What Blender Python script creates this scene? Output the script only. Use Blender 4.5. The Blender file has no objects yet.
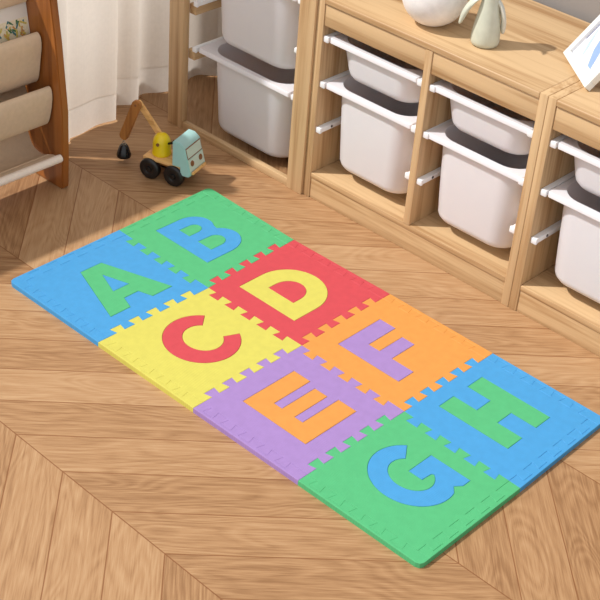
import bpy, bmesh, math, random
from mathutils import Vector, Matrix
random.seed(4)
PI = math.pi
SC = bpy.context.scene
COL = SC.collection

# ------------------------------------------------------------------ materials
def lin(c):
    return tuple((v/255/12.92 if v/255 <= .04045 else ((v/255+.055)/1.055)**2.4) for v in c) + (1,)

def new_mat(name):
    m = bpy.data.materials.new(name); m.use_nodes = True
    nt = m.node_tree; b = nt.nodes['Principled BSDF']
    return m, nt, b

def N(nt, t, **kw):
    n = nt.nodes.new(t)
    for k, v in kw.items(): setattr(n, k, v)
    return n

def MT(nt, op, a, b=None, c=None):
    n = N(nt, 'ShaderNodeMath', operation=op)
    for i, v in enumerate((a, b, c)):
        if v is None: continue
        if isinstance(v, (int, float)): n.inputs[i].default_value = v
        else: nt.links.new(v, n.inputs[i])
    return n.outputs[0]

def ramp(nt, fac, stops):
    r = N(nt, 'ShaderNodeValToRGB'); e = r.color_ramp.elements
    while len(e) < len(stops): e.new(.5)
    for s, (p, c) in zip(e, stops): s.position = p; s.color = c
    nt.links.new(fac, r.inputs[0]); return r.outputs[0]

def bump(nt, b, h, strength=.2, dist=.001):
    n = N(nt, 'ShaderNodeBump'); n.inputs['Strength'].default_value = strength; n.inputs['Distance'].default_value = dist
    nt.links.new(h, n.inputs['Height']); nt.links.new(n.outputs[0], b.inputs['Normal'])

def plain(name, c, rough=.5, noise=.04, scale=30, spec=.5):
    m, nt, b = new_mat(name)
    tc = N(nt, 'ShaderNodeTexCoord'); no = N(nt, 'ShaderNodeTexNoise')
    no.inputs['Scale'].default_value = scale; no.inputs['Detail'].default_value = 3
    nt.links.new(tc.outputs['Object'], no.inputs['Vector'])
    base = lin(c)
    lo = tuple(v*(1-noise) for v in base[:3])+(1,); hi = tuple(min(1, v*(1+noise)) for v in base[:3])+(1,)
    nt.links.new(ramp(nt, no.outputs['Fac'], [(.3, lo), (.7, hi)]), b.inputs['Base Color'])
    b.inputs['Roughness'].default_value = rough
    b.inputs['Specular IOR Level'].default_value = spec
    return m

def wood(name, light, dark, axis='x', rough=.45, freq=1.0, knots=False):
    m, nt, b = new_mat(name)
    tc = N(nt, 'ShaderNodeTexCoord'); mp = N(nt, 'ShaderNodeMapping')
    s = {'x': (1.2, 34, 34), 'y': (34, 1.2, 34), 'z': (34, 34, 1.2)}[axis]
    mp.inputs['Scale'].default_value = tuple(v*freq for v in s)
    nt.links.new(tc.outputs['Object'], mp.inputs['Vector'])
    n1 = N(nt, 'ShaderNodeTexNoise'); n1.inputs['Scale'].default_value = 1; n1.inputs['Detail'].default_value = 4
    n1.inputs['Distortion'].default_value = .6
    nt.links.new(mp.outputs[0], n1.inputs['Vector'])
    mp2 = N(nt, 'ShaderNodeMapping'); mp2.inputs['Scale'].default_value = tuple(v*freq*5 for v in s)
    nt.links.new(tc.outputs['Object'], mp2.inputs['Vector'])
    n2 = N(nt, 'ShaderNodeTexNoise'); n2.inputs['Scale'].default_value = 1; n2.inputs['Detail'].default_value = 2
    nt.links.new(mp2.outputs[0], n2.inputs['Vector'])
    f = MT(nt, 'ADD', MT(nt, 'MULTIPLY', n1.outputs['Fac'], .75), MT(nt, 'MULTIPLY', n2.outputs['Fac'], .25))
    d, l = lin(dark), lin(light)
    nt.links.new(ramp(nt, f, [(.33, d), (.52, l), (.68, tuple(min(1, v*1.06) for v in l[:3])+(1,))]), b.inputs['Base Color'])
    b.inputs['Roughness'].default_value = rough
    bump(nt, b, f, .12, .0006)
    return m

def foam(name, c):
    m, nt, b = new_mat(name)
    tc = N(nt, 'ShaderNodeTexCoord')
    sx = N(nt, 'ShaderNodeSeparateXYZ'); nt.links.new(tc.outputs['Object'], sx.inputs[0])
    a = MT(nt, 'SINE', MT(nt, 'MULTIPLY', MT(nt, 'ADD', sx.outputs[0], MT(nt, 'MULTIPLY', sx.outputs[1], .35)), 1500))
    d = MT(nt, 'SINE', MT(nt, 'MULTIPLY', MT(nt, 'SUBTRACT', sx.outputs[1], MT(nt, 'MULTIPLY', sx.outputs[0], .35)), 1500))
    h = MT(nt, 'MULTIPLY', a, d)
    no = N(nt, 'ShaderNodeTexNoise'); no.inputs['Scale'].default_value = 60
    nt.links.new(tc.outputs['Object'], no.inputs['Vector'])
    base = lin(c)
    f = MT(nt, 'ADD', MT(nt, 'MULTIPLY', h, .28), no.outputs['Fac'])
    nt.links.new(ramp(nt, f, [(.3, tuple(v*.95 for v in base[:3])+(1,)), (.7, tuple(min(1, v*1.04) for v in base[:3])+(1,))]), b.inputs['Base Color'])
    b.inputs['Roughness'].default_value = .62
    b.inputs['Specular IOR Level'].default_value = .35
    bump(nt, b, h, .35, .0006)
    return m

def fabric(name, c, rough=.9, scale=900, transl=0.0):
    m, nt, b = new_mat(name)
    tc = N(nt, 'ShaderNodeTexCoord')
    sx = N(nt, 'ShaderNodeSeparateXYZ'); nt.links.new(tc.outputs['Object'], sx.inputs[0])
    h = MT(nt, 'ADD', MT(nt, 'SINE', MT(nt, 'MULTIPLY', sx.outputs[1], scale)), MT(nt, 'SINE', MT(nt, 'MULTIPLY', sx.outputs[2], scale)))
    no = N(nt, 'ShaderNodeTexNoise'); no.inputs['Scale'].default_value = 90; no.inputs['Detail'].default_value = 5
    nt.links.new(tc.outputs['Object'], no.inputs['Vector'])
    base = lin(c)
    nt.links.new(ramp(nt, no.outputs['Fac'], [(.3, tuple(v*.95 for v in base[:3])+(1,)), (.7, tuple(min(1, v*1.03) for v in base[:3])+(1,))]), b.inputs['Base Color'])
    b.inputs['Roughness'].default_value = rough; b.inputs['Specular IOR Level'].default_value = .15
    bump(nt, b, h, .15, .0004)
    if transl > 0:
        t = N(nt, 'ShaderNodeBsdfTranslucent'); t.inputs['Color'].default_value = base
        mx = N(nt, 'ShaderNodeMixShader'); mx.inputs[0].default_value = transl
        out = nt.nodes['Material Output']
        nt.links.new(b.outputs[0], mx.inputs[1]); nt.links.new(t.outputs[0], mx.inputs[2]); nt.links.new(mx.outputs[0], out.inputs[0])
    return m

def chevron_floor():
    m, nt, b = new_mat('chevron_oak')
    tc = N(nt, 'ShaderNodeTexCoord'); sp = N(nt, 'ShaderNodeSeparateXYZ')
    nt.links.new(tc.outputs['Object'], sp.inputs[0]); x, y = sp.outputs[0], sp.outputs[1]
    W, P = .3825, .1477
    yy = MT(nt, 'ADD', y, .32)
    t = MT(nt, 'DIVIDE', yy, W); k = MT(nt, 'FLOOR', t); f = MT(nt, 'SUBTRACT', t, k)
    par = MT(nt, 'FLOORED_MODULO', k, 2.0)                 # 0 / 1
    s = MT(nt, 'SUBTRACT', 1.0, MT(nt, 'MULTIPLY', par, 2.0))
    tri = MT(nt, 'PINGPONG', yy, W)
    v = MT(nt, 'DIVIDE', MT(nt, 'SUBTRACT', MT(nt, 'SUBTRACT', x, tri), .426), P)
    pi_ = MT(nt, 'FLOOR', v); fv = MT(nt, 'SUBTRACT', v, pi_)
    along = MT(nt, 'ADD', x, MT(nt, 'MULTIPLY', s, y))
    cross = MT(nt, 'MULTIPLY', v, P)
    rid = MT(nt, 'ADD', MT(nt, 'MULTIPLY', pi_, 7.31), MT(nt, 'MULTIPLY', k, 3.77))
    wn = N(nt, 'ShaderNodeTexWhiteNoise', noise_dimensions='1D'); nt.links.new(rid, wn.inputs['W'])
    rnd = wn.outputs['Value']
    cv = N(nt, 'ShaderNodeCombineXYZ')
    nt.links.new(MT(nt, 'MULTIPLY', along, 3.0), cv.inputs[0]); nt.links.new(MT(nt, 'MULTIPLY', cross, 85), cv.inputs[1]); nt.links.new(MT(nt, 'MULTIPLY', rid, 5.13), cv.inputs[2])
    n1 = N(nt, 'ShaderNodeTexNoise'); n1.inputs['Scale'].default_value = 1; n1.inputs['Detail'].default_value = 4; n1.inputs['Distortion'].default_value = .5
    nt.links.new(cv.outputs[0], n1.inputs['Vector'])
    # cathedral figure: contour bands of a slow stretched noise
    cv3 = N(nt, 'ShaderNodeCombineXYZ')
    nt.links.new(MT(nt, 'MULTIPLY', along, 1.6), cv3.inputs[0]); nt.links.new(MT(nt, 'MULTIPLY', cross, 7), cv3.inputs[1]); nt.links.new(MT(nt, 'MULTIPLY', rid, 9.7), cv3.inputs[2])
    n3 = N(nt, 'ShaderNodeTexNoise'); n3.inputs['Scale'].default_value = 1; n3.inputs['Detail'].default_value = 1.5; n3.inputs['Distortion'].default_value = .4
    nt.links.new(cv3.outputs[0], n3.inputs['Vector'])
    band = MT(nt, 'PINGPONG', MT(nt, 'MULTIPLY', n3.outputs['Fac'], 34.0), 1.0)
    # fine pores
    cv2 = N(nt, 'ShaderNodeCombineXYZ')
    nt.links.new(MT(nt, 'MULTIPLY', along, 14), cv2.inputs[0]); nt.links.new(MT(nt, 'MULTIPLY', cross, 260), cv2.inputs[1]); nt.links.new(rid, cv2.inputs[2])
    n2 = N(nt, 'ShaderNodeTexNoise'); n2.inputs['Scale'].default_value = 1; n2.inputs['Detail'].default_value = 2
    nt.links.new(cv2.outputs[0], n2.inputs['Vector'])
    g = MT(nt, 'ADD', MT(nt, 'ADD', MT(nt, 'MULTIPLY', n1.outputs['Fac'], .42), MT(nt, 'MULTIPLY', band, .13)), MT(nt, 'MULTIPLY', n2.outputs['Fac'], .45))
    g = MT(nt, 'ADD', g, MT(nt, 'MULTIPLY', MT(nt, 'SUBTRACT', rnd, .5), .20))
    colr = ramp(nt, g, [(.28, lin(FLOOR_D)), (.50, lin(FLOOR_M)), (.72, lin(FLOOR_L))])
    # joints
    d1 = MT(nt, 'MULTIPLY', MT(nt, 'MINIMUM', fv, MT(nt, 'SUBTRACT', 1.0, fv)), P*.7071)
    d2 = MT(nt, 'MULTIPLY', MT(nt, 'MINIMUM', f, MT(nt, 'SUBTRACT', 1.0, f)), W)
    dm = MT(nt, 'MINIMUM', d1, d2)
    j = MT(nt, 'SMOOTH_MIN', MT(nt, 'DIVIDE', dm, .0019), 1.0, .1)
    mx = N(nt, 'ShaderNodeMix', data_type='RGBA'); nt.links.new(j, mx.inputs[0])
    mx.inputs[6].default_value = lin((120, 72, 36)); nt.links.new(colr, mx.inputs[7])
    nt.links.new(mx.outputs[2], b.inputs['Base Color'])
    b.inputs['Roughness'].default_value = .5; b.inputs['Specular IOR Level'].default_value = .35
    bump(nt, b, MT(nt, 'ADD', MT(nt, 'MULTIPLY', j, 1.5), MT(nt, 'MULTIPLY', g, .5)), .3, .0006)
    return m

FLOOR_D, FLOOR_M, FLOOR_L = (138, 100, 66), (166, 127, 89), (182, 146, 108)
PL, PD = (201, 168, 126), (165, 126, 84)
M = dict(
    floor=chevron_floor(),
    pine_x=wood('pine_along', PL, PD, 'x'), pine_y=wood('pine_deep', PL, PD, 'y'), pine_z=wood('pine_upright', PL, PD, 'z'),
    amber=wood('amber_board', (156, 94, 40), (122, 68, 24), 'z', .35, .8),
    toywood=wood('toy_beech', (226, 176, 112), (196, 142, 78), 'x', .5, 2),
    toywood_d=wood('toy_beech_brown', (176, 116, 58), (148, 92, 42), 'z', .5, 2),
    white_plastic=plain('white_plastic', (246, 248, 255), .38, .01),
    runner=plain('runner_plastic', (236, 235, 236), .4, .01),
    wall=plain('grey_wall_paint', (150, 143, 138), .85, .02, 8), wall_l=plain('cream_wall_paint', (206, 198, 188), .85, .02, 8),
    trim=plain('trim_paint', (222, 216, 208), .6, .02),
    curtain=fabric('curtain_cloth', (244, 234, 222), .9, 700, .45), hem=fabric('curtain_hem_cloth', (248, 240, 230), .9, 700, .45),
    canvas=fabric('beige_canvas', (214, 188, 158), .95, 2200),
    canvas_l=fabric('pale_canvas', (240, 224, 208), .95, 2200),
    black=plain('black_rubber', (22, 21, 22), .35, .05), black_s=plain('black_paint', (20, 20, 22), .25, .05),
    yellow_p=plain('yellow_paint', (232, 200, 20), .3, .02), aqua=plain('aqua_paint', (164, 204, 200), .45, .03),
    cream_p=plain('cream_paint', (196, 214, 204), .45, .02), brown_p=plain('brown_paint', (132, 86, 50), .5, .03),
    hole=plain('dark_screw', (50, 46, 46), .5, .02), steel=plain('dull_steel', (150, 140, 120), .35, .02),
    ceramic=plain('speckled_white_ceramic', (236, 232, 230), .55, .06, 60), celadon=plain('celadon_stone', (196, 198, 180), .4, .06, 40),
    celadon_l=plain('pale_celadon', (216, 216, 204), .4, .04, 40),
    frame_w=plain('white_frame_paint', (226, 226, 222), .4, .01), mount=plain('lavender_white_print', (214, 214, 228), .6, .01),
    ink1=plain('print_blue', (138, 164, 212), .6, .05), ink2=plain('print_dark_blue', (70, 84, 120), .6, .05), ink3=plain('print_pale_blue', (180, 198, 228), .6, .05),
    paper=plain('book_paper', (236, 230, 220), .7, .02), paper2=plain('book_cover_white', (228, 222, 212), .5, .02),
    art_g=plain('art_green', (66, 112, 72), .6, .3, 200), art_y=plain('art_yellow', (206, 186, 90), .6, .2, 200), art_o=plain('art_orange', (204, 150, 84), .6, .2, 200), art_b=plain('art_teal', (70, 120, 124), .6, .2, 200), art_c=plain('art_cream', (232, 220, 190), .6, .1, 200),
    f_blue=foam('blue_foam', (66, 146, 200)), f_green=foam('green_foam', (78, 172, 114)), f_yellow=foam('yellow_foam', (200, 192, 88)),
    f_red=foam('red_foam', (194, 68, 76)), f_purple=foam('purple_foam', (154, 124, 182)), f_orange=foam('orange_foam', (210, 142, 68)),
)

def add_translucency(m, fac, col):
    nt = m.node_tree; b = nt.nodes['Principled BSDF']; out = nt.nodes['Material Output']
    t = N(nt, 'ShaderNodeBsdfTranslucent'); t.inputs['Color'].default_value = lin(col)
    mx = N(nt, 'ShaderNodeMixShader'); mx.inputs[0].default_value = fac
    nt.links.new(b.outputs[0], mx.inputs[1]); nt.links.new(t.outputs[0], mx.inputs[2]); nt.links.new(mx.outputs[0], out.inputs[0])
add_translucency(M['white_plastic'], .28, (245, 214, 182))

# ------------------------------------------------------------------ geometry helpers
def link_mesh(name, me, mat, parent=None, smooth=False):
    for m in (mat if isinstance(mat, (list, tuple)) else [mat]): me.materials.append(m)
    o = bpy.data.objects.new(name, me); COL.objects.link(o)
    if parent is not None: o.parent = parent
    if smooth:
        for p in me.polygons: p.use_smooth = True
    return o

def auto_smooth(me, ang=40):
    bm = bmesh.new(); bm.from_mesh(me)
    for f in bm.faces: f.smooth = True
    for e in bm.edges:
        if len(e.link_faces) == 2: e.smooth = e.calc_face_angle(0) < math.radians(ang)
    bm.to_mesh(me); bm.free()

def bm_obj(name, bm, mat, parent=None, ang=40):
    bmesh.ops.recalc_face_normals(bm, faces=bm.faces)
    me = bpy.data.meshes.new(name); bm.to_mesh(me); bm.free()
    auto_smooth(me, ang)
    return link_mesh(name, me, mat, parent)

def add_box(bm, x0, x1, y0, y1, z0, z1, bev=0, seg=2, mtx=None):
    c = Vector(((x0+x1)/2, (y0+y1)/2, (z0+z1)/2))
    r = bmesh.ops.create_cube(bm, size=1)
    for v in r['verts']:
        v.co = Vector((v.co.x*(x1-x0), v.co.y*(y1-y0), v.co.z*(z1-z0))) + c
    vs = r['verts']
    if bev > 0:
        es = list({e for v in vs for e in v.link_edges})
        q = bmesh.ops.bevel(bm, geom=es, offset=bev, segments=seg, affect='EDGES', profile=.5)
        vs = list({v for f in q['faces'] for v in f.verts} | {v for v in vs if v.is_valid})
        vs = list({w for v in vs for f in v.link_faces for w in f.verts})
    if mtx is not None:
        for v in vs: v.co = mtx @ v.co
    return vs

def box(name, x0, x1, y0, y1, z0, z1, mat, parent=None, bev=.0015, seg=2, mtx=None):
    bm = bmesh.new(); add_box(bm, x0, x1, y0, y1, z0, z1, bev, seg, mtx)
    return bm_obj(name, bm, mat, parent)

def add_loops(bm, loops, cap0=True, cap1=True, closed=True):
    rows = [[bm.verts.new(p) for p in L] for L in loops]
    n = len(rows[0])
    for a, b in zip(rows, rows[1:]):
        for i in range(n if closed else n-1):
            j = (i+1) % n
            try: bm.faces.new((a[i], a[j], b[j], b[i]))
            except ValueError: pass
    if cap0: bm.faces.new(rows[0][::-1])
    if cap1: bm.faces.new(rows[-1])
    return rows

def lathe(bm, prof, n=32, mtx=None):
    loops = []
    for r, z in prof:
        L = [Vector((r*math.cos(2*PI*i/n), r*math.sin(2*PI*i/n), z)) for i in range(n)]
        if mtx is not None: L = [mtx @ p for p in L]
        loops.append(L)
    add_loops(bm, loops)

def add_prism(bm, pts, axis_fn, h0, h1):
    """pts: 2d polygon; axis_fn(a,b,h) -> Vector"""
    A = [bm.verts.new(axis_fn(a, b, h0)) for a, b in pts]
    B = [bm.verts.new(axis_fn(a, b, h1)) for a, b in pts]
    n = len(pts)
    fs = [bm.faces.new(A[::-1]), bm.faces.new(B)]
    for i in range(n):
        j = (i+1) % n; fs.append(bm.faces.new((A[i], A[j], B[j], B[i])))
    return A + B, fs

def rrect(hx, hy, r, z, cx=0, cy=0, n=8):
    r = min(r, hx, hy); out = []
    for q, (sx, sy) in enumerate(((1, 1), (-1, 1), (-1, -1), (1, -1))):
        for i in range(n+1):
            a = q*PI/2 + i*PI/2/n
            out.append(Vector((cx+sx*(hx-r)+r*math.cos(a), cy+sy*(hy-r)+r*math.sin(a), z)))
    return out

def tube(bm, pts, rad, n=8):
    loops = []
    for i, p in enumerate(pts):
        p = Vector(p)
        d = (Vector(pts[min(i+1, len(pts)-1)]) - Vector(pts[max(i-1, 0)])).normalized()
        u = d.cross(Vector((0, 0, 1)))
        if u.length < .05: u = d.cross(Vector((0, 1, 0)))
        u.normalize(); v = d.cross(u)
        r = rad[i] if isinstance(rad, (list, tuple)) else rad
        loops.append([p + (u*math.cos(2*PI*k/n) + v*math.sin(2*PI*k/n))*r for k in range(n)])
    add_loops(bm, loops)

def empty(name, loc=(0, 0, 0), rz=0):
    o = bpy.data.objects.new(name, None); COL.objects.link(o)
    o.location = loc; o.rotation_euler = (0, 0, rz); o.empty_display_size = .05
    return o

def tag(o, label, cat, group=None):
    o['label'] = label; o['category'] = cat
    if group: o['group'] = group
    return o

def struct(o): o['kind'] = 'structure'; return o

def copy_tree(o, parent=None):
    c = o.copy(); COL.objects.link(c)
    if parent is not None: c.parent = parent
    for ch in list(o.children): copy_tree(ch, c)
    return c

def spline(pts, n=8):
    out = []
    P = [pts[0]] + list(pts) + [pts[-1]]
    for i in range(1, len(P)-2):
        for k in range(n):
            t = k/n; p0, p1, p2, p3 = P[i-1:i+3]
            out.append(tuple(.5*((2*b) + (c-a)*t + (2*a-5*b+4*c-d)*t*t + (-a+3*b-3*c+d)*t**3) for a, b, c, d in zip(p0, p1, p2, p3)))
    out.append(tuple(pts[-1])); return out

# ------------------------------------------------------------------ the room
XL, YB = -.62, 1.222
bm = bmesh.new(); add_box(bm, XL-.12, 4.2, -4.4, YB+.12, -.05, 0)
struct(bm_obj('floor', bm, M['floor']))
bm = bmesh.new(); add_box(bm, XL-.12, 4.2, YB, YB+.12, 0, 4.8)
struct(bm_obj('wall_back', bm, M['wall']))
SILL, WTOP, WY0, WY1 = .20, 4.5, -4.0, .98
bm = bmesh.new()
add_box(bm, XL-.12, XL, -4.4, YB, 0, SILL); add_box(bm, XL-.12, XL, -4.4, YB, WTOP, 4.8)
add_box(bm, XL-.12, XL, WY1, YB, SILL, WTOP); add_box(bm, XL-.12, XL, -4.4, WY0, SILL, WTOP)
struct(bm_obj('wall_left', bm, M['wall_l']))
bm = bmesh.new()
add_box(bm, XL-.09, XL-.03, WY0, WY1, SILL, SILL+.05, .003); add_box(bm, XL-.09, XL-.03, WY0, WY1, WTOP-.05, WTOP, .003)
add_box(bm, XL-.09, XL-.03, WY0, WY0+.05, SILL+.05, WTOP-.05, .003); add_box(bm, XL-.09, XL-.03, WY1-.05, WY1, SILL+.05, WTOP-.05, .003)
struct(bm_obj('window_1', bm, M['trim']))
struct(box('baseboard_back', XL+.014, 4.2, YB-.012, YB, 0, .07, M['trim']))
struct(box('baseboard_left', XL, XL+.012, -4.4, YB, 0, .07, M['trim']))

# curtain, hanging in folds in front of the left window
prof = [(.345, -.490), (.37, -.475), (.40, -.490), (.455, -.452), (.50, -.437), (.515, -.452), (.56, -.455), (.62, -.462), (.67, -.452), (.684, -.458), (.690, -.49), (.72, -.520), (.745, -.520), (.775, -.500), (.797, -.495), (.806, -.515), (.84, -.527), (.885, -.505), (.93, -.497), (.97, -.512), (1.01, -.522), (1.05, -.523), (1.085, -.49), (1.12, -.478), (1.16, -.492), (1.195, -.51)]
pp = spline(prof, 5)
def curtain_sheet(z0, z1, nz, off, mat, name, parent=None):
    bm = bmesh.new(); loops = []
    for k in range(nz+1):
        z = z0 + (z1-z0)*k/nz; amp = 1 - .12*min(1, z/2)
        loops.append([(-.49 + (x+.49)*amp + .004*math.sin(9*z+7*y) + off, y + .004*math.sin(5*z), z + (.002*math.sin(31*y) if k == 0 and z0 < .01 else 0)) for y, x in pp])
    rows = add_loops(bm, [[Vector(p) for p in L] for L in loops], False, False, False)
    bmesh.ops.recalc_face_normals(bm, faces=bm.faces)
    return bm_obj(name, bm, mat, parent, 70)
cur = empty('curtain', (-.49, .7, 0))
tag(cur, 'long off-white curtain hanging in folds to the floor behind the toy crane truck', 'curtain')
c1 = curtain_sheet(.0865, 2.35, 30, 0, M['curtain'], 'drape')
c2 = curtain_sheet(.004, .088, 3, .0008, M['hem'], 'hem')
c3 = bmesh.new(); tube(c3, [(-.5, .2, 2.38), (-.5, 1.21, 2.38)], .014, 12); c3 = bm_obj('curtain_rod', c3, M['steel'])
for c in (c1, c2, c3):
    c.parent = cur; c.location = (.49, -.7, 0)

# ------------------------------------------------------------------ foam letter mat
NX = [-.018, .3, .6, .9, 1.218]; NY = [-.018, .3, .618]
WARP = {(0, 0): (-.003, -.0185), (1, 0): (.3003, -.0150), (2, 0): (.6002, -.0115), (3, 0): (.896, -.0078), (4, 0): (1.2135, -.0050),
        (0, 1): (-.0065, .3024), (1, 1): (.3060, .2992), (2, 1): (.6008, .3035), (3, 1): (.8991, .3014), (4, 1): (1.2145, .2930),
        (0, 2): (-.0150, .6210), (1, 2): (.2905, .6095), (2, 2): (.5991, .6142), (3, 2): (.9010, .6145), (4, 2): (1.2110, .6135)}
def warp(x, y):
    i = max(0, min(3, sum(1 for v in NX[1:-1] if x > v))); j = 0 if y <= NY[1] else 1
    u = (x-NX[i])/(NX[i+1]-NX[i]); v = (y-NY[j])/(NY[j+1]-NY[j])
    a, b, c, d = WARP[i, j], WARP[i+1, j], WARP[i+1, j+1], WARP[i, j+1]
    return tuple(a[k]*(1-u)*(1-v)+b[k]*u*(1-v)+c[k]*u*v+d[k]*(1-u)*v for k in (0, 1))
TH = .0125
def teeth(sign=1, a=.0100):
    """profile along one 0.3 m side: list of (s, offset)"""
    out = [(0, a)]
    for k in range(5):
        c = .0465 + .05175*k
        out += [(c-.0115, a), (c-.0155, -a), (c+.0155-.004, -a), (c+.0115-.004, a)] if k % 2 == 9 else [(c-.0105, a), (c-.0150, -a), (c+.0150, -a), (c+.0105, a)]
    out.append((.3, a))
    return [(s, o*sign) for s, o in out]
G = .00012
def tile_outline(i, j):
    x0, y0 = .3*i, .3*j; x1, y1 = x0+.3, y0+.3
    lowx = +1; highx = -1 if i == 3 else 1; lowy = +1; highy = -1 if j == 1 else 1
    cs = .0100
    pts = []
    # bottom side (y = y0), from x0 to x1
    def clipend(P): return P
    L = x0 + cs*lowx; Rr = x1 + cs*highx; Bt = y0 + cs*lowy; Tp = y1 + cs*highy
    for s, o in teeth(lowy)[1:-1]: pts.append((x0+s, y0+o+G))
    pts = [(L+G, Bt+G)] + pts + [(Rr-G, Bt+G)]
    for s, o in teeth(highx)[1:-1]: pts.append((x1+o-G, y0+s))
    pts.append((Rr-G, Tp-G))
    for s, o in teeth(highy)[1:-1][::-1]: pts.append((x0+s, y1+o-G))
    pts.append((L+G, Tp-G))
    for s, o in teeth(lowx)[1:-1][::-1]: pts.append((x0+o+G, y0+s))
    return pts

def strip_outlines(i, j):
    """border strips filling the outer teeth of an edge tile"""
    E = .018; R_ = .012; out = []
    x0, y0 = .3*i, .3*j; x1, y1 = x0+.3, y0+.3; cs = .0100
    L = x0+cs; Rr = x1 + (-cs if i == 3 else cs); Bt = y0+cs; Tp = y1 + (-cs if j == 1 else cs)
    # y side strip
    xs0 = -E if i == 0 else L; xs1 = 1.2+E if i == 3 else Rr
    if j == 0:
        inner = [(x0+s, y0+o-G) for s, o in teeth(1)[1:-1]]
        a = [(xs0+G, Bt-G)] + ([] if i else []) + inner + [(xs1-G, Bt-G)]
        yo = -E
        lo = []
        if i == 3: lo += [(xs1, yo+R_), (xs1-R_*.3, yo+R_*.3), (xs1-R_, yo)]
        else: lo += [(xs1-G, yo)]
        if i == 0: lo += [(xs0+R_, yo), (xs0+R_*.3, yo+R_*.3), (xs0, yo+R_)]
        else: lo += [(xs0+G, yo)]
        out.append(a+lo)
    else:
        inner = [(x0+s, y1+o+G) for s, o in teeth(-1)[1:-1]]
        a = [(xs0+G, Tp+G)] + inner + [(xs1-G, Tp+G)]
        yo = .6+E; lo = []
        if i == 3: lo += [(xs1, yo-R_), (xs1-R_*.3, yo-R_*.3), (xs1-R_, yo)]
        else: lo += [(xs1-G, yo)]
        if i == 0: lo += [(xs0+R_, yo), (xs0+R_*.3, yo-R_*.3), (xs0, yo-R_)]
        else: lo += [(xs0+G, yo)]
        out.append(a+lo)
    if i == 0:
        inner = [(x0+o-G, y0+s) for s, o in teeth(1)[1:-1]]
        out.append([(L-G, Bt+G)] + inner + [(L-G, Tp-G), (-E, Tp-G), (-E, Bt+G)])
    if i == 3:
        inner = [(x1+o+G, y0+s) for s, o in teeth(-1)[1:-1]]
        out.append([(Rr+G, Bt+G)] + inner + [(Rr+G, Tp-G), (1.2+E, Tp-G), (1.2+E, Bt+G)])
    return out

def fill2d(name, polys, h, bev=.0006):
    """closed polygons (first outer, rest holes) -> slab from z 0 to h with a chamfered top edge"""
    from mathutils.geometry import tessellate_polygon
    bm = bmesh.new()
    def clean(P):
        out = [P[0]]
        for p in P[1:]:
            if (Vector(p)-Vector(out[-1])).length > 1e-6: out.append(p)
        if (Vector(out[0])-Vector(out[-1])).length < 1e-6: out.pop()
        return out
    polys = [clean(P) for P in polys]
    tops, bots = [], []
    for k, P in enumerate(polys):
        Q = shrink(P, bev if k == 0 else -bev)
        r0 = [bm.verts.new((x, y, 0)) for x, y in P]; r1 = [bm.verts.new((x, y, h-bev)) for x, y in P]; r2 = [bm.verts.new((x, y, h)) for x, y in Q]
        n = len(P)
        for i in range(n):
            jn = (i+1) % n
            bm.faces.new((r0[i], r0[jn], r1[jn], r1[i])); bm.faces.new((r1[i], r1[jn], r2[jn], r2[i]))
        tops.append(r2); bots.append(r0)
    for rings in (tops, bots):
        flat = [v for r in rings for v in r]
        def area(P): return abs(sum(a.x*b.y-b.x*a.y for a, b in zip(P, P[1:]+P[:1])))/2
        want = area([v.co for v in rings[0]]) - sum(area([v.co for v in r]) for r in rings[1:])
        best = None
        for k in range(24):
            rot = Matrix.Rotation(.37*k + .05, 2)
            tt = tessellate_polygon([[(rot @ v.co.xy * 100).to_3d() for v in r] for r in rings])
            got = sum(area([flat[q].co for q in t]) for t in tt)
            if best is None or abs(got-want) < best[0]: best = (abs(got-want), tt)
            if best[0] < 1e-7: break
        if best[0] > 1e-6: print('FILL', name, best[0])
        for t in best[1]:
            try: bm.faces.new([flat[q] for q in t])
            except ValueError: pass
    bmesh.ops.recalc_face_normals(bm, faces=bm.faces)
    me = bpy.data.meshes.new(name); bm.to_mesh(me); bm.free()
    return me

def arc(cx, cy, rx, ry, a0, a1, n=20):
    return [(cx+rx*math.cos(math.radians(a0+(a1-a0)*k/n)), cy+ry*math.sin(math.radians(a0+(a1-a0)*k/n))) for k in range(n+1)]
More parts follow.
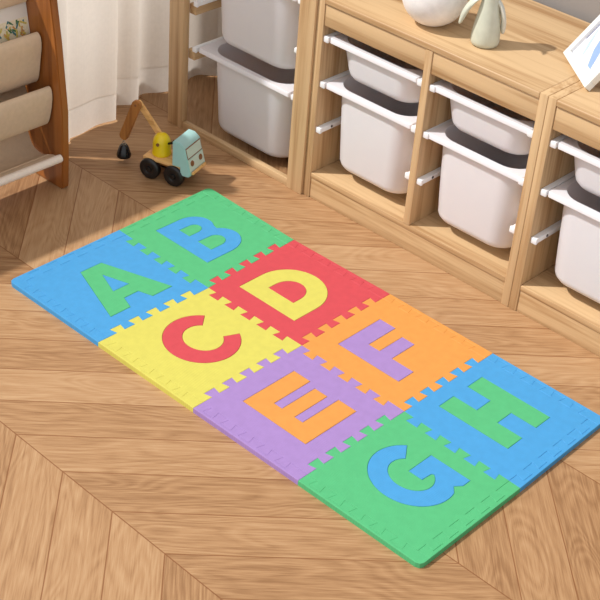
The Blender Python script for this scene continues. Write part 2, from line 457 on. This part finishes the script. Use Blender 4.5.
# letters drawn upright in a (0..w) x (0..1.8) frame, unit = 0.1 m
LET = {
 'A': [[(0, 0), (.60, 1.80), (1.22, 1.80), (1.84, 0), (1.24, 0), (1.12, .36), (.70, .36), (.58, 0)], [(.68, .72), (1.15, .72), (.92, 1.40)]],
 'B': [[(0, 0), (.78, 0)] + arc(.80, .53, .64, .53, -90, 52, 14) + arc(.76, 1.33, .55, .47, -32, 90, 14) + [(0, 1.80)],
       [(.44, .34), (.82, .34)] + arc(.82, .57, .24, .22, -80, 80, 10) + [(.44, .80)],
       [(.44, 1.10), (.76, 1.10)] + arc(.76, 1.28, .20, .17, -80, 80, 10) + [(.44, 1.46)]],
 'C': [arc(.80, .80, .86, .88, 42, 332, 40) + arc(.84, .80, .44, .48, 328, 46, 30)],
 'D': [[(0, 0), (.68, 0)] + arc(.74, .89, .92, .89, -90, 90, 26) + [(0, 1.78)], [(.48, .50), (.72, .50)] + arc(.72, .90, .46, .40, -85, 85, 16) + [(.48, 1.30)]],
 'E': [[(0, 0), (1.54, 0), (1.54, .50), (.44, .50), (.44, .73), (1.44, .73), (1.44, 1.09), (.44, 1.09), (.44, 1.32), (1.54, 1.32), (1.54, 1.80), (0, 1.80)]],
 'F': [[(0, 0), (.50, 0), (.50, .62), (1.28, .62), (1.28, .98), (.50, .98), (.50, 1.30), (1.42, 1.30), (1.42, 1.76), (0, 1.76)]],
 'G': [arc(.84, .90, .84, .92, 44, 285, 36) + [(1.20, .14), (1.35, .02), (1.58, .02), (1.58, 1.02), (.88, 1.02), (.88, .68), (1.14, .66)] + arc(.84, .92, .43, .50, 322, 50, 28)],
 'H': [[(0, 0), (.50, 0), (.50, .64), (.98, .64), (.98, 0), (1.49, 0), (1.49, 1.80), (.98, 1.80), (.98, 1.18), (.50, 1.18), (.50, 1.80), (0, 1.80)]],
}
# place: (x of the letter's foot line, y of its left edge)
POS = {'A': (.256, .066), 'B': (.237, .379), 'C': (.528, .084), 'D': (.536, .367), 'E': (.842, .081), 'F': (.836, .378), 'G': (1.136, .088), 'H': (1.127, .379)}
SCL = {'B': 1.02}
TILES = [(0, 0, 'A', 'blue', 'green'), (0, 1, 'B', 'green', 'blue'), (1, 0, 'C', 'yellow', 'red'), (1, 1, 'D', 'red', 'yellow'),
         (2, 0, 'E', 'purple', 'orange'), (2, 1, 'F', 'orange', 'purple'), (3, 0, 'G', 'green', 'blue'), (3, 1, 'H', 'blue', 'green')]
NB = {'A': 'at the corner nearest the bookcase', 'B': 'at the end nearest the toy truck', 'C': 'between the blue A and purple E tiles',
      'D': 'between the green B and orange F tiles', 'E': 'between the yellow C and green G tiles', 'F': 'between the red D and blue H tiles',
      'G': 'at the rounded front corner of the mat', 'H': 'at the right corner of the mat'}
def shrink(P, d):
    out = []; n = len(P)
    ar = sum(P[i][0]*P[(i+1) % n][1]-P[(i+1) % n][0]*P[i][1] for i in range(n)); sg = 1 if ar > 0 else -1
    for i in range(n):
        p0, p1, p2 = Vector(P[i-1]), Vector(P[i]), Vector(P[(i+1) % n])
        e1 = (p1-p0); e2 = (p2-p1)
        if e1.length < 1e-9 or e2.length < 1e-9: out.append(tuple(p1)); continue
        e1.normalize(); e2.normalize()
        n1 = Vector((-e1.y, e1.x))*sg; n2 = Vector((-e2.y, e2.x))*sg
        b_ = (n1+n2); L = b_.length
        if L < .2: out.append(tuple(p1)); continue
        b_ /= L; k = d/max(.4, b_.dot(n1)); out.append(tuple(p1+b_*k))
    return out
for i, j, ch, col, lcol in TILES:
    fx, ly = POS[ch]; sc = SCL.get(ch, 1)*.1
    polys = [[(fx - b*sc, ly + a*sc) for a, b in P] for P in LET[ch]]
    outer, holes = polys[0], polys[1:]
    base = tile_outline(i, j)
    cx, cy = warp(.3*i+.15, .3*j+.15)
    root = empty('foam_play_tile', (cx, cy, 0))
    tag(root, f'{col} foam play tile with {lcol} letter {ch} {NB[ch]}', 'foam tile', 'interlocking foam letter tiles on the floor')
    def put(me, name, mat):
        for v in me.vertices: v.co = Vector((v.co.x-cx, v.co.y-cy, v.co.z))
        return link_mesh(name, me, mat, root)
    wb = [warp(*p) for p in base]
    put(fill2d('tile_body', [wb, shrink(outer, -.0004)], TH), 'tile_body', M['f_'+col])
    lo = put(fill2d('letter', [shrink(outer, .0002)] + [shrink(h, -.0002) for h in holes], TH+.0002), 'letter', M['f_'+lcol])
    lo['label'] = f'{lcol} letter {ch} inlay'
    for h in holes:
        q = put(fill2d('letter_counter', [shrink(h, .0003)], TH), 'letter_counter', M['f_'+col]); q['label'] = f'{col} foam inside letter {ch}'
    for P in strip_outlines(i, j):
        put(fill2d('edge_strip', [[warp(*p) for p in P]], TH, .0007), 'edge_strip', M['f_'+col])

# ------------------------------------------------------------------ storage units
YF, YR = .80, 1.20
def runner(parent, xp, side, z, y0=YF+.004, y1=YR-.03, screw=False):
    """white plastic bin runner on a wooden side whose face is at xp; side = direction it sticks out"""
    bm = bmesh.new()
    a, b = sorted((xp, xp+side*.0145))
    add_box(bm, a, b, y0+.008, y1, z-.014, z-.001, .001)
    a2, b2 = sorted((xp, xp+side*.0165))
    add_box(bm, a2, b2, y0, y0+.0075, z-.0155, z+.0005, .0025, 2)
    if not screw:
        a3, b3 = sorted((xp, xp+side*.024))
        add_box(bm, a3, b3, y0+.02, y1, z-.0200, z-.0160, .001)
    r = bm_obj('runner', bm, M['runner'], parent)
    if screw:
        s = bmesh.new(); mt = Matrix.Translation((xp+side*.0148, y0+.045, z-.0075)) @ Matrix.Rotation(PI/2, 4, 'Y')
        lathe(s, [(.0001, -.0008), (.0035, -.0008), (.0035, .0006), (.0001, .0006)], 14, mt)
        bm_obj('screw', s, M['hole'], r)
    return r

H = .550
def build_unit(x0):
    """two-bay low pine unit, local x from 0 to .666"""
    root = empty('storage_unit', (x0, 0, 0))
    t = .0215
    box('side_panel', 0, t, YF, YR, 0, H, M['pine_z'], root)
    box('side_panel', .645, .666, YF, YR, 0, H, M['pine_z'], root)
    box('divider', .332, .352, YF, YR-.02, .073, .534, M['pine_z'], root)
    box('top_board', t, .645, YF-.001, YR, .5345, H, M['pine_x'], root, .003, 3)
    for a, b in ((t, .332), (.352, .645)):
        box('front_rail', a, b, YF+.003, YF+.020, .479, .5340, M['pine_x'], root)
    box('back_rail', t, .645, YR-.019, YR-.002, .44, .534, M['pine_x'], root)
    box('base_board', t, .645, YF+.001, YR-.002, .0585, .073, M['pine_x'], root, .002)
    box('plinth', t, .645, YF+.003, YF+.021, 0, .058, M['pine_x'], root)
    for a, b in ((t, .332), (.352, .645)):
        for z, sc_ in ((.452, False), (.331, False), (.205, True)):
            runner(root, a, 1, z, screw=sc_); runner(root, b, -1, z, screw=sc_)
    return root
u2 = build_unit(.150)
tag(u2, 'low pine storage unit in the middle, with white bins below and ceramics on top', 'storage unit', 'low pine storage units')
u3 = copy_tree(u2); u3.location = (.817, 0, 0)
tag(u3, 'low pine storage unit at the right edge, under the leaning picture frame', 'storage unit', 'low pine storage units')

# open-frame unit on the left
fr = empty('open_storage_unit', (-.105, .8, 0))
tag(fr, 'tall open pine storage frame with two wide white bins, behind the toy crane truck', 'storage unit')
def fbox(name, *a, mat='pine_z', **k):
    x0, x1, y0, y1, z0, z1 = a
    return box(name, x0+.105, x1+.105, y0-.8, y1-.8, z0, z1, M[mat], fr, **k)
FX0, FX1, FX2, FX3 = -.367, -.311, .097, .149
for a, b in ((FX0, FX1), (FX2, FX3)):
    fbox('post', a, b, .793, .815, 0, .94); fbox('post', a, b, 1.175, 1.197, 0, .94)
for a, b in ((FX0, FX1), (FX2, FX3)):
    fbox('top_cap', a, b, .793, 1.197, .9405, .96, mat='pine_y')
fbox('floor_rail', FX1, FX2, .797, .813, 0, .021, mat='pine_x'); fbox('floor_rail', FX1, FX2, 1.177, 1.195, 0, .021, mat='pine_x')
fbox('top_rail', FX1, FX2, .797, .813, .90, .94, mat='pine_x'); fbox('top_rail', FX1, FX2, 1.177, 1.195, .90, .94, mat='pine_x')
for z in (.2360, .3660, .4960, .70):
    for a, b in ((-.313, -.289), (.085, .103)):
        fbox('side_rail', a, b, .8155, 1.1745, z-.028, z, mat='pine_y')
def frun(xp, s, z):
    bm = bmesh.new()
    a, b = sorted((xp, xp+s*.013))
    add_box(bm, a+.105, b+.105, .012, .355, z-.0125, z, .001)
    a, b = sorted((xp, xp+s*.015))
    if s > 0: add_box(bm, a+.105, b+.105, .006, .0115, z-.0135, z+.001, .0015)
    return bm_obj('runner', bm, M['runner'], fr)
for z in (.2520, .3820, .5120):
    frun(-.2885, 1, z-.0005); frun(.0855, -1, z-.0005)

# bins
def bin_mesh(hx, hy, h, ins, r, drop=.013, fr_=.020):
    """origin: centre of the rim's top plane, front edge towards -y"""
    bm = bmesh.new()
    cx, cy = 0, 0
    oy = fr_                                   # front/back flange width
    L = [rrect(hx, hy, .006, -drop, n=8), rrect(hx, hy, .006, -.002, n=8), rrect(hx-.0015, hy-.0015, .006, 0, n=8),
         rrect(hx-ins, hy-oy, r, 0, n=8), rrect(hx-ins-.0015, hy-oy-.0015, r, -.0025, n=8),
         rrect(hx-ins-.010, hy-oy-.010, r-.004, -h+.018, n=8), rrect(hx-ins-.016, hy-oy-.016, r-.008, -h+.006, n=8), rrect(hx-ins-.026, hy-oy-.026, r-.014, -h+.003, n=8)]
    O = [rrect(hx-ins+.003, hy-oy+.003, r+.002, -.0035, n=8), rrect(hx-ins+.001, hy-oy+.001, r+.002, -.03, n=8),
         rrect(hx-ins-.007, hy-oy-.007, r, -h+.022, n=8), rrect(hx-ins-.010, hy-oy-.010, r-.002, -h+.012, n=8), rrect(hx-ins-.016, hy-oy-.016, r-.006, -h+.004, n=8), rrect(hx-ins-.026, hy-oy-.026, r-.012, -h, n=8)]
    S = [rrect(hx, hy, .006, -drop, n=8), rrect(hx-.0025, hy-.0025, .005, -drop, n=8), rrect(hx-.0025, hy-.0025, .005, -.0035, n=8)]
    loops = O[::-1] + S[::-1] + L[1:]
    add_loops(bm, loops, True, True)
    bmesh.ops.remove_doubles(bm, verts=bm.verts, dist=1e-6)
    bmesh.ops.recalc_face_normals(bm, faces=bm.faces)
    me = bpy.data.meshes.new('storage_bin'); bm.to_mesh(me); bm.free(); auto_smooth(me, 38)
    me.materials.append(M['white_plastic']); return me
DEEP = bin_mesh(.1375, .190, .230, .015, .055, fr_=.014); SHAL = bin_mesh(.1375, .190, .100, .015, .055, fr_=.014)
WIDE = bin_mesh(.169, .178, .232, .023, .06, fr_=.015)
GB = 'white pull-out storage bins'
def put_bin(me, x, y, z, label):
    o = bpy.data.objects.new('storage_bin', me); COL.objects.link(o); o.location = (x, y, z)
    tag(o, label, 'storage bin', GB)
for cx, nm in ((.150+.17675, 'in the middle pine unit, left bay, beside the open frame'), (.150+.4985, 'in the middle pine unit, right bay, below the figurine'), (.817+.17675, 'in the pine unit at the right edge')):
    put_bin(SHAL, cx, .997, .4525, 'shallow white plastic bin ' + nm)
    put_bin(DEEP, cx, .997, .3315, 'deep white plastic bin ' + nm)
put_bin(WIDE, -.1025, .990, .2540, 'wide white bin hanging low in the open pine frame, nearest the floor')
put_bin(WIDE, -.1025, .990, .5140, 'wide white bin hanging higher in the open pine frame')

# ------------------------------------------------------------------ things on top of the units
bm = bmesh.new(); prof = []
R = .077
for k in range(29):
    a = -PI/2 + PI*k/28 if k else -PI/2
    prof.append((max(.0001, R*math.cos(a)), R + R*math.sin(a)*1.0))
prof = [(.0001, .0025), (.020, .0025)] + [(r, z) for r, z in prof if z > .0035 and z < 2*R-.004] + [(.022, 2*R-.003), (.014, 2*R-.003), (.014, 2*R-.03), (.0001, 2*R-.03)]
lathe(bm, [(r, z-.0025) for r, z in prof], 48)
vase = bm_obj('round_vase', bm, M['ceramic']); vase.location = (.420, .892, H)
tag(vase, 'round white speckled ceramic vase on the middle pine unit, left of the celadon figurine', 'vase')

pg = empty('bird_figurine', (.569, .899, H), math.radians(45))
tag(pg, 'pale celadon ceramic bird figurine with drooping wings on the pine unit top', 'figurine')
bm = bmesh.new()
lathe(bm, [(.0001, 0), (.026, 0), (.0315, .004), (.033, .012), (.0325, .025), (.030, .045), (.026, .070), (.0215, .095), (.0185, .115), (.0180, .130), (.0200, .145), (.0215, .158), (.0195, .172), (.013, .182), (.0001, .186)], 40)
bm_obj('body', bm, M['celadon'], pg, 60)
bm = bmesh.new(); tube(bm, [(0, -.016, .160), (0, -.030, .158), (0, -.042, .153)], [.007, .005, .0008], 12); bm_obj('beak', bm, M['celadon_l'], pg, 60)
def wing(pts, w, th, mat):
    bm = bmesh.new(); loops = []
    for (p, ww) in zip(pts, w):
        p = Vector(p); loops.append([p + Vector((th*min(1, ww/.01)*math.cos(2*PI*k/12), ww*math.sin(2*PI*k/12), 0)) for k in range(12)])
    add_loops(bm, loops); bm_obj('wing', bm, M[mat], pg, 60)
wing(spline([(-.012, 0, .116), (-.032, 0, .108), (-.051, 0, .082), (-.063, 0, .045)], 6), [.004+.009*math.sin(PI*min(1, k/18*.9+.1))for k in range(18)]+[.001], .007, 'celadon')
wing(spline([(.014, -.004, .110), (.026, -.006, .090), (.034, -.006, .060), (.0365, -.004, .028)], 6), [.004+.012*math.sin(PI*min(1, k/18*.9+.1))for k in range(18)]+[.001], .006, 'celadon_l')

# leaning picture frame
pf = empty('framed_picture', (.720, .988, H), 0)
tag(pf, 'white framed picture with a blue print, leaning back on the pine unit at right', 'picture frame')
bd = Vector((.128, -.106, 0)).normalized(); bn = Vector((.106, .128, 0)).normalized()
tl = math.radians(36); up = Vector((0, 0, 1))*math.cos(tl) + bn*math.sin(tl); nr = bd.cross(up).normalized()   # nr points to the viewer
if nr.y > 0: nr = -nr
FM = Matrix((( bd.x, up.x, nr.x, 0), (bd.y, up.y, nr.y, 0), (bd.z, up.z, nr.z, 0), (0, 0, 0, 1)))
FW, FH, BW = .172, .235, .017
mt = FM @ Matrix.Translation((0, 0, 0))
def frame_box(bm, u0, u1, v0, v1, d0, d1, bev=.001):
    add_box(bm, u0, u1, v0, v1, d0, d1, bev, 2, FM @ Matrix.Translation((0, .0005, 0)))
bm = bmesh.new()
for a in ((0, FW, 0, BW), (0, FW, FH-BW, FH), (0, BW, BW, FH-BW), (FW-BW, FW, BW, FH-BW)): frame_box(bm, a[0], a[1], a[2], a[3], -.016, 0)
lift = Vector((0, 0, .016*math.sin(tl)+.0002))
for v in bm.verts: v.co += lift
bm_obj('border', bm, M['frame_w'], pf)
bm = bmesh.new(); frame_box(bm, BW-.001, FW-BW+.001, BW-.001, FH-BW+.001, -.012, -.008, 0)
for v in bm.verts: v.co += lift
prt = bm_obj('print', bm, M['mount'], pf)
def inkpoly(pts, mat):
    bm = bmesh.new(); add_prism(bm, pts, lambda a, b, h: FM @ Vector((a, b+.0005, h)) + lift, -.0079, -.0074); bm_obj('painted_shape', bm, M[mat], prt)
u0, u1, v0, v1 = BW+.010, FW-BW-.006, BW+.012, FH-BW-.01
inkpoly([(u0, v0+.118), (u0+.014, v0+.108), (u0+.05, v0+.030), (u0+.078, v0), (u0+.096, v0), (u0+.064, v0+.062), (u0+.040, v0+.11), (u0+.012, v0+.150)], 'ink1')
inkpoly([(u0+.040, v0+.11), (u0+.064, v0+.062), (u0+.069, v0+.064), (u0+.046, v0+.118)], 'ink2')
inkpoly([(u0, v0+.060), (u0+.004, v0+.062), (u0+.024, v0+.026), (u0+.032, v0+.005), (u0+.026, v0+.006), (u0+.012, v0+.03)], 'ink3')
inkpoly([(u0-.008, v0+.03), (u0-.0065, v0+.03), (u0-.0065, v0+.19), (u0-.008, v0+.19)], 'ink2')
inkpoly([(u0+.02, v0+.165), (u0+.06, v0+.13), (u0+.10, v0+.15), (u0+.11, v0+.19), (u0+.04, v0+.19)], 'ink3')
bm = bmesh.new()
top = FM @ Vector((FW/2, .17, -.017)) + lift; f2 = Vector((top.x, top.y, 0)) + bn*.055
sd = bd*.018; nn = bn*.003
A_ = [top-sd*.5, top+sd*.5, f2+sd, f2-sd]
vs = [bm.verts.new(p) for p in A_] + [bm.verts.new(p+nn) for p in A_]
for q in ((0, 1, 2, 3), (7, 6, 5, 4), (0, 4, 5, 1), (1, 5, 6, 2), (2, 6, 7, 3), (3, 7, 4, 0)): bm.faces.new([vs[k] for k in q])
bm_obj('easel_back', bm, M['frame_w'], pf)

# ------------------------------------------------------------------ sling bookcase
bc = empty('sling_bookcase', (-.36, .05, 0))
tag(bc, 'amber brown wooden bookcase with beige canvas sling pockets beside the curtain', 'bookcase')
bo = Vector((-.36, .05, 0))
def side_panel(y0, y1):
    pr = [(-.264, 0), (-.257, .006), (-.252, .10), (-.249, .22), (-.265, .40), (-.281, .52), (-.288, .545), (-.302, .560), (-.455, .563), (-.470, .545), (-.476, .20), (-.476, 0), (-.395, 0)]
    bm = bmesh.new(); pts = [(a-bo.x, b) for a, b in pr]
    vs, fs = add_prism(bm, pts, lambda a, b, h: Vector((a, h, b)), y0-bo.y, y1-bo.y)
    bmesh.ops.recalc_face_normals(bm, faces=bm.faces)
    es = [e for f in fs[:2] for e in f.edges]
    bmesh.ops.bevel(bm, geom=es, offset=.003, segments=2, affect='EDGES')
    bm_obj('side_panel', bm, M['amber'], bc, 50)
side_panel(.336, .358); side_panel(-.602, -.580)
RODS = [(-.258, .094), (-.290, .272), (-.328, .398), (-.375, .530)]
def sling(prof, name='sling'):
    """canvas: profile in (x, z) swept along y, with a slightly rounded end"""
    pr = spline(prof, 6); bm = bmesh.new(); loops = []
    for k, y in enumerate((-.578, -.2, .1, .25, .322, .331)):
        e = 0 if k < 5 else 1
        loops.append([Vector((x-bo.x, y-bo.y, z)) for x, z in pr])
    add_loops(bm, loops, False, False, False)
    bmesh.ops.recalc_face_normals(bm, faces=bm.faces)
    bmesh.ops.solidify(bm, geom=list(bm.faces), thickness=.003)
    return bm_obj(name, bm, M['canvas'], bc, 60)
for q, (rx, rz) in enumerate(RODS):
    bm = bmesh.new(); tube(bm, [(rx-bo.x, -.5795-bo.y, rz), (rx-bo.x, .334-bo.y, rz)], .0085 if q else .0105, 16)
    bm_obj('rod', bm, M['canvas_l'] if q == 0 else M['amber'], bc)
    if q == 0:
        sling([(rx-.008, rz-.006), (rx-.012, rz-.002), (rx-.03, rz-.004), (-.330, rz-.020), (-.372, rz-.006), (-.396, rz+.06), (-.405, rz+.16)])
    else:
        d = {1: .098, 2: .118, 3: .035}[q]
        bk = -.402 + .012*q
        sling([(rx-.010, rz-.012), (rx-.004, rz+.0095), (rx+.008, rz+.006), (rx+.0115, rz-.015), (rx+.006, rz-.05), (rx-.006, rz-d+.01), (rx-.022, rz-d-.004), (rx-.045, rz-d+.010), (bk, rz-.03), (bk-.006, rz+(.085 if q < 3 else .02))])
    b2 = bmesh.new(); tube(b2, [(-.405+.012*q-.010-bo.x, -.5795-bo.y, rz+.09), (-.405+.012*q-.010-bo.x, .3345-bo.y, rz+.09)], .006, 12)
    if rz+.09 < .58: bm_obj('rod', b2, M['amber'], bc)
    else: b2.free()

# picture books in the third sling
def book(y0, y1, zb, h, xb, lean, th, label, art):
    r = empty('picture_book', (xb, (y0+y1)/2, zb)); tag(r, label, 'book', 'picture books in the canvas sling')
    w = (y1-y0)/2; rot = Matrix.Rotation(-lean, 4, 'Y')
    box('cover', -th/2, th/2, -w, w, 0, h, M['paper2'], r, .001, 2, rot)
    box('pages', -th/2+.0008, th/2-.0008, -w+.001, w+.0012, .002, h+.0012, M['paper'], r, 0, 1, rot)
    if art:
        random.seed(9)
        mats = ['art_c', 'art_y', 'art_o', 'art_b', 'art_c', 'art_g', 'art_y']
        bq = bmesh.new(); add_box(bq, th/2, th/2+.0005, -w+.01, w-.002, h-.078, h-.034, 0, 1, rot)
        bq.faces.ensure_lookup_table()
        for k in range(110):
            m = random.randrange(7); yc = random.uniform(-w+.015, w-.012); zc = random.uniform(h-.074, h-.038); L = random.uniform(.004, .012); a = random.uniform(-.5, 1.2)
            mm = rot @ Matrix.Translation((th/2+.0006+.00002*k, yc, zc)) @ Matrix.Rotation(a, 4, 'X')
            n0 = len(bq.faces); add_box(bq, 0, .0004, -.0022, .0022, -L, L, 0, 1, mm); bq.faces.ensure_lookup_table()
            for f in bq.faces[n0:]: f.material_index = m
        bm_obj('cover_picture', bq, [M[q] for q in mats], r)
    return r
book(.115, .334, .302, .172, -.350, math.radians(9), .005, 'white picture book with a green and yellow leaf picture, in front in the sling', True)
book(.090, .318, .302, .190, -.364, math.radians(9), .004, 'plain white picture book behind the leaf picture book in the sling', False)

# ------------------------------------------------------------------ toy crane truck
tk = empty('toy_crane_truck', (-.138, .595, 0), math.atan2(.297, .955))
tag(tk, 'small wooden toy crane truck with aqua cab and yellow turret on the floor', 'toy truck')
box('platform', -.060, .052, -.036, .036, .052, .060, M['toywood'], tk, .0015)
box('chassis', -.050, .048, -.018, .018, .036, .0518, M['toywood_d'], tk, .0015)
for u in (-.038, .034):
    ax = bmesh.new(); tube(ax, [(u, -.030, .029), (u, .030, .029)], .004, 10); bm_obj('axle', ax, M['toywood'], tk)
    for s in (-1, 1):
        bm = bmesh.new(); mt = Matrix.Translation((u, s*.026, .029)) @ Matrix.Rotation(-s*PI/2, 4, 'X')
        lathe(bm, [(.0001, 0), (.025, 0), (.0285, .0025), (.029, .006), (.029, .013), (.0275, .0165), (.024, .0185), (.012, .0185), (.010, .0170), (.0001, .0170)], 36, mt)
        w = bm_obj('wheel', bm, M['black'], tk)
        hb = bmesh.new(); lathe(hb, [(.0001, .0168), (.0085, .0168), (.0075, .0195), (.0001, .0200)], 16, mt); bm_obj('hub', hb, M['black_s'], w)
cab = [(.026, .046), (.026, .126), (.030, .130), (.046, .130), (.060, .119), (.076, .050), (.074, .040), (.066, .036), (.060, .0605), (.030, .0605)]
cab = [(.030, .0605), (.030, .128), (.033, .132), (.050, .131), (.065, .120), (.084, .050), (.083, .043), (.077, .038), (.0535, .038), (.0535, .0605)]
bm = bmesh.new(); vs, fs = add_prism(bm, cab, lambda a, b, h: Vector((a, h, b)), -.040, .040)
bmesh.ops.recalc_face_normals(bm, faces=bm.faces)
bmesh.ops.bevel(bm, geom=[e for f in fs[:2] for e in f.edges], offset=.002, segments=2, affect='EDGES')
cabo = bm_obj('cab', bm, M['aqua'], tk)
p0, p1 = Vector((.065, 0, .120)), Vector((.084, 0, .050)); dz = (p1-p0).normalized(); nf = Vector((-dz.z, 0, dz.x))
if nf.x < 0: nf = -nf
def facebox(name, t0, t1, y0, y1, d0, d1, mat, par, bev=.0005):
    L = (p1-p0).length
    F = Matrix(((dz.x, 0, nf.x, p0.x), (0, 1, 0, 0), (dz.z, 0, nf.z, p0.z), (0, 0, 0, 1)))
    bm = bmesh.new(); add_box(bm, t0*L, t1*L, y0, y1, d0, d1, bev, 1, F); return bm_obj(name, bm, M[mat], par)
wf = facebox('windshield_frame', .05, .47, -.036, .036, 0, .0008, 'brown_p', cabo, 0)
facebox('windshield', .09, .43, -.034, .034, .0005, .0013, 'cream_p', wf, 0)
facebox('front_panel', .50, .93, -.036, .036, 0, .0008, 'cream_p', cabo, 0)
for s in (-1, 1):
    bm = bmesh.new(); L = (p1-p0).length
    c = p0 + dz*L*.68 + Vector((0, s*.021, 0)) + nf*.0007
    B_ = Matrix(((dz.x, 0, nf.x, c.x), (0, 1, 0, c.y), (dz.z, 0, nf.z, c.z), (0, 0, 0, 1)))
    lathe(bm, [(.0001, 0), (.0080, 0), (.0074, .0015), (.0001, .0018)], 20, B_); bm_obj('headlight', bm, M['brown_p'], cabo)
facebox('bumper', .96, 1.06, -.034, .034, 0, .006, 'toywood', cabo, .001)
# turret
T = Vector((-.025, 0, .0602))
bm = bmesh.new(); lathe(bm, [(.0001, 0), (.0245, 0), (.0255, .002), (.0250, .006), (.0238, .012), (.0236, .033), (.0222, .042), (.0185, .050), (.0125, .056), (.006, .0585), (.0001, .059)], 40, Matrix.Translation(T))
tur = bm_obj('turret', bm, M['yellow_p'], tk, 50)
bm = bmesh.new(); tube(bm, [(T.x+.002, -.0255, T.z+.036), (T.x+.002, .0255, T.z+.036)], .0045, 12); bm_obj('pivot_pin', bm, M['brown_p'], tur)
bm = bmesh.new(); tube(bm, [(T.x+.020, -.004, T.z+.036), (T.x+.036, -.004, T.z+.044), (T.x+.040, -.004, T.z+.050)], [.003, .004, .0035], 10); bm_obj('crank', bm, M['black_s'], tur)
def bar(name, a, b, w, y0, y1, mat):
    a, b = Vector((a[0], 0, a[1])), Vector((b[0], 0, b[1])); d = (b-a).normalized(); n = Vector((-d.z, 0, d.x)); pts = []
    for k in range(9):
        t = PI/2 + PI*k/8; pts.append(a + (d*math.cos(t) + n*math.sin(t))*w)
    for k in range(9):
        t = -PI/2 + PI*k/8; pts.append(b + (d*math.cos(t) + n*math.sin(t))*w)
    bm = bmesh.new(); vs, fs = add_prism(bm, [(p.x, p.z) for p in pts], lambda x, z, h: Vector((x, h, z)), y0, y1)
    bmesh.ops.recalc_face_normals(bm, faces=bm.faces)
    bmesh.ops.bevel(bm, geom=[e for f in fs[:2] for e in f.edges], offset=.0012, segments=2, affect='EDGES')
    return bm_obj(name, bm, M[mat], tk, 50)
E_ = (-.098, .182)
bar('boom', (-.030, .104), E_, .0075, .002, .012, 'toywood')
jb = bar('jib', E_, (-.136, .082), .0122, -.0105, .0018, 'toywood_d')
for p, y in ((E_, -.0125),):
    bm = bmesh.new(); tube(bm, [(p[0], -.0125, p[1]), (p[0], .0135, p[1])], .003, 12); bm_obj('pivot_pin', bm, M['brown_p'], jb)
hx = -.138
bm = bmesh.new(); tube(bm, [(hx, -.004, .072), (hx, -.004, .061)], .0012, 8)
tube(bm, [(hx+.005*math.sin(a), -.004, .0565+.005*math.cos(a)) for a in [k*2*PI/14 for k in range(14)]], .0011, 6)
hk = bm_obj('hook', bm, M['steel'], tk)
bm = bmesh.new(); lathe(bm, [(.0001, 0), (.0185, 0), (.0195, .003), (.0190, .008), (.0120, .030), (.0090, .034), (.0001, .035)], 28, Matrix.Translation((hx, -.004, .0185)))
bm_obj('load_weight', bm, M['black_s'], hk, 40)

# ------------------------------------------------------------------ light, world, camera
sun = bpy.data.lights.new('sun', 'SUN'); sun.energy = 3.75; sun.angle = math.radians(1.6); sun.color = (1.0, .98, .95)
so = bpy.data.objects.new('sun', sun); COL.objects.link(so)
el = math.radians(50); d = Vector((math.cos(el)*.7071, math.cos(el)*.7071, -math.sin(el)))
so.rotation_euler = d.to_track_quat('-Z', 'Y').to_euler(); so.location = (-2, -1.5, 3)
w = bpy.data.worlds.new('world'); SC.world = w; w.use_nodes = True
bg = w.node_tree.nodes['Background']; bg.inputs[0].default_value = (.97, .98, 1, 1); bg.inputs[1].default_value = .93

cam = bpy.data.cameras.new('camera'); cam.sensor_width = 36; cam.lens = 1378.4*36/600; cam.clip_start = .05
co = bpy.data.objects.new('camera', cam); COL.objects.link(co)
co.location = (2.1876, -1.5304, 1.8394); co.rotation_euler = (.9562, -.0702, .7624)
SC.camera = co
SC.view_settings.view_transform = 'Standard'; SC.view_settings.look = 'None'
SC.view_settings.exposure = 0; SC.view_settings.gamma = 1; SC.view_settings.use_curve_mapping = False
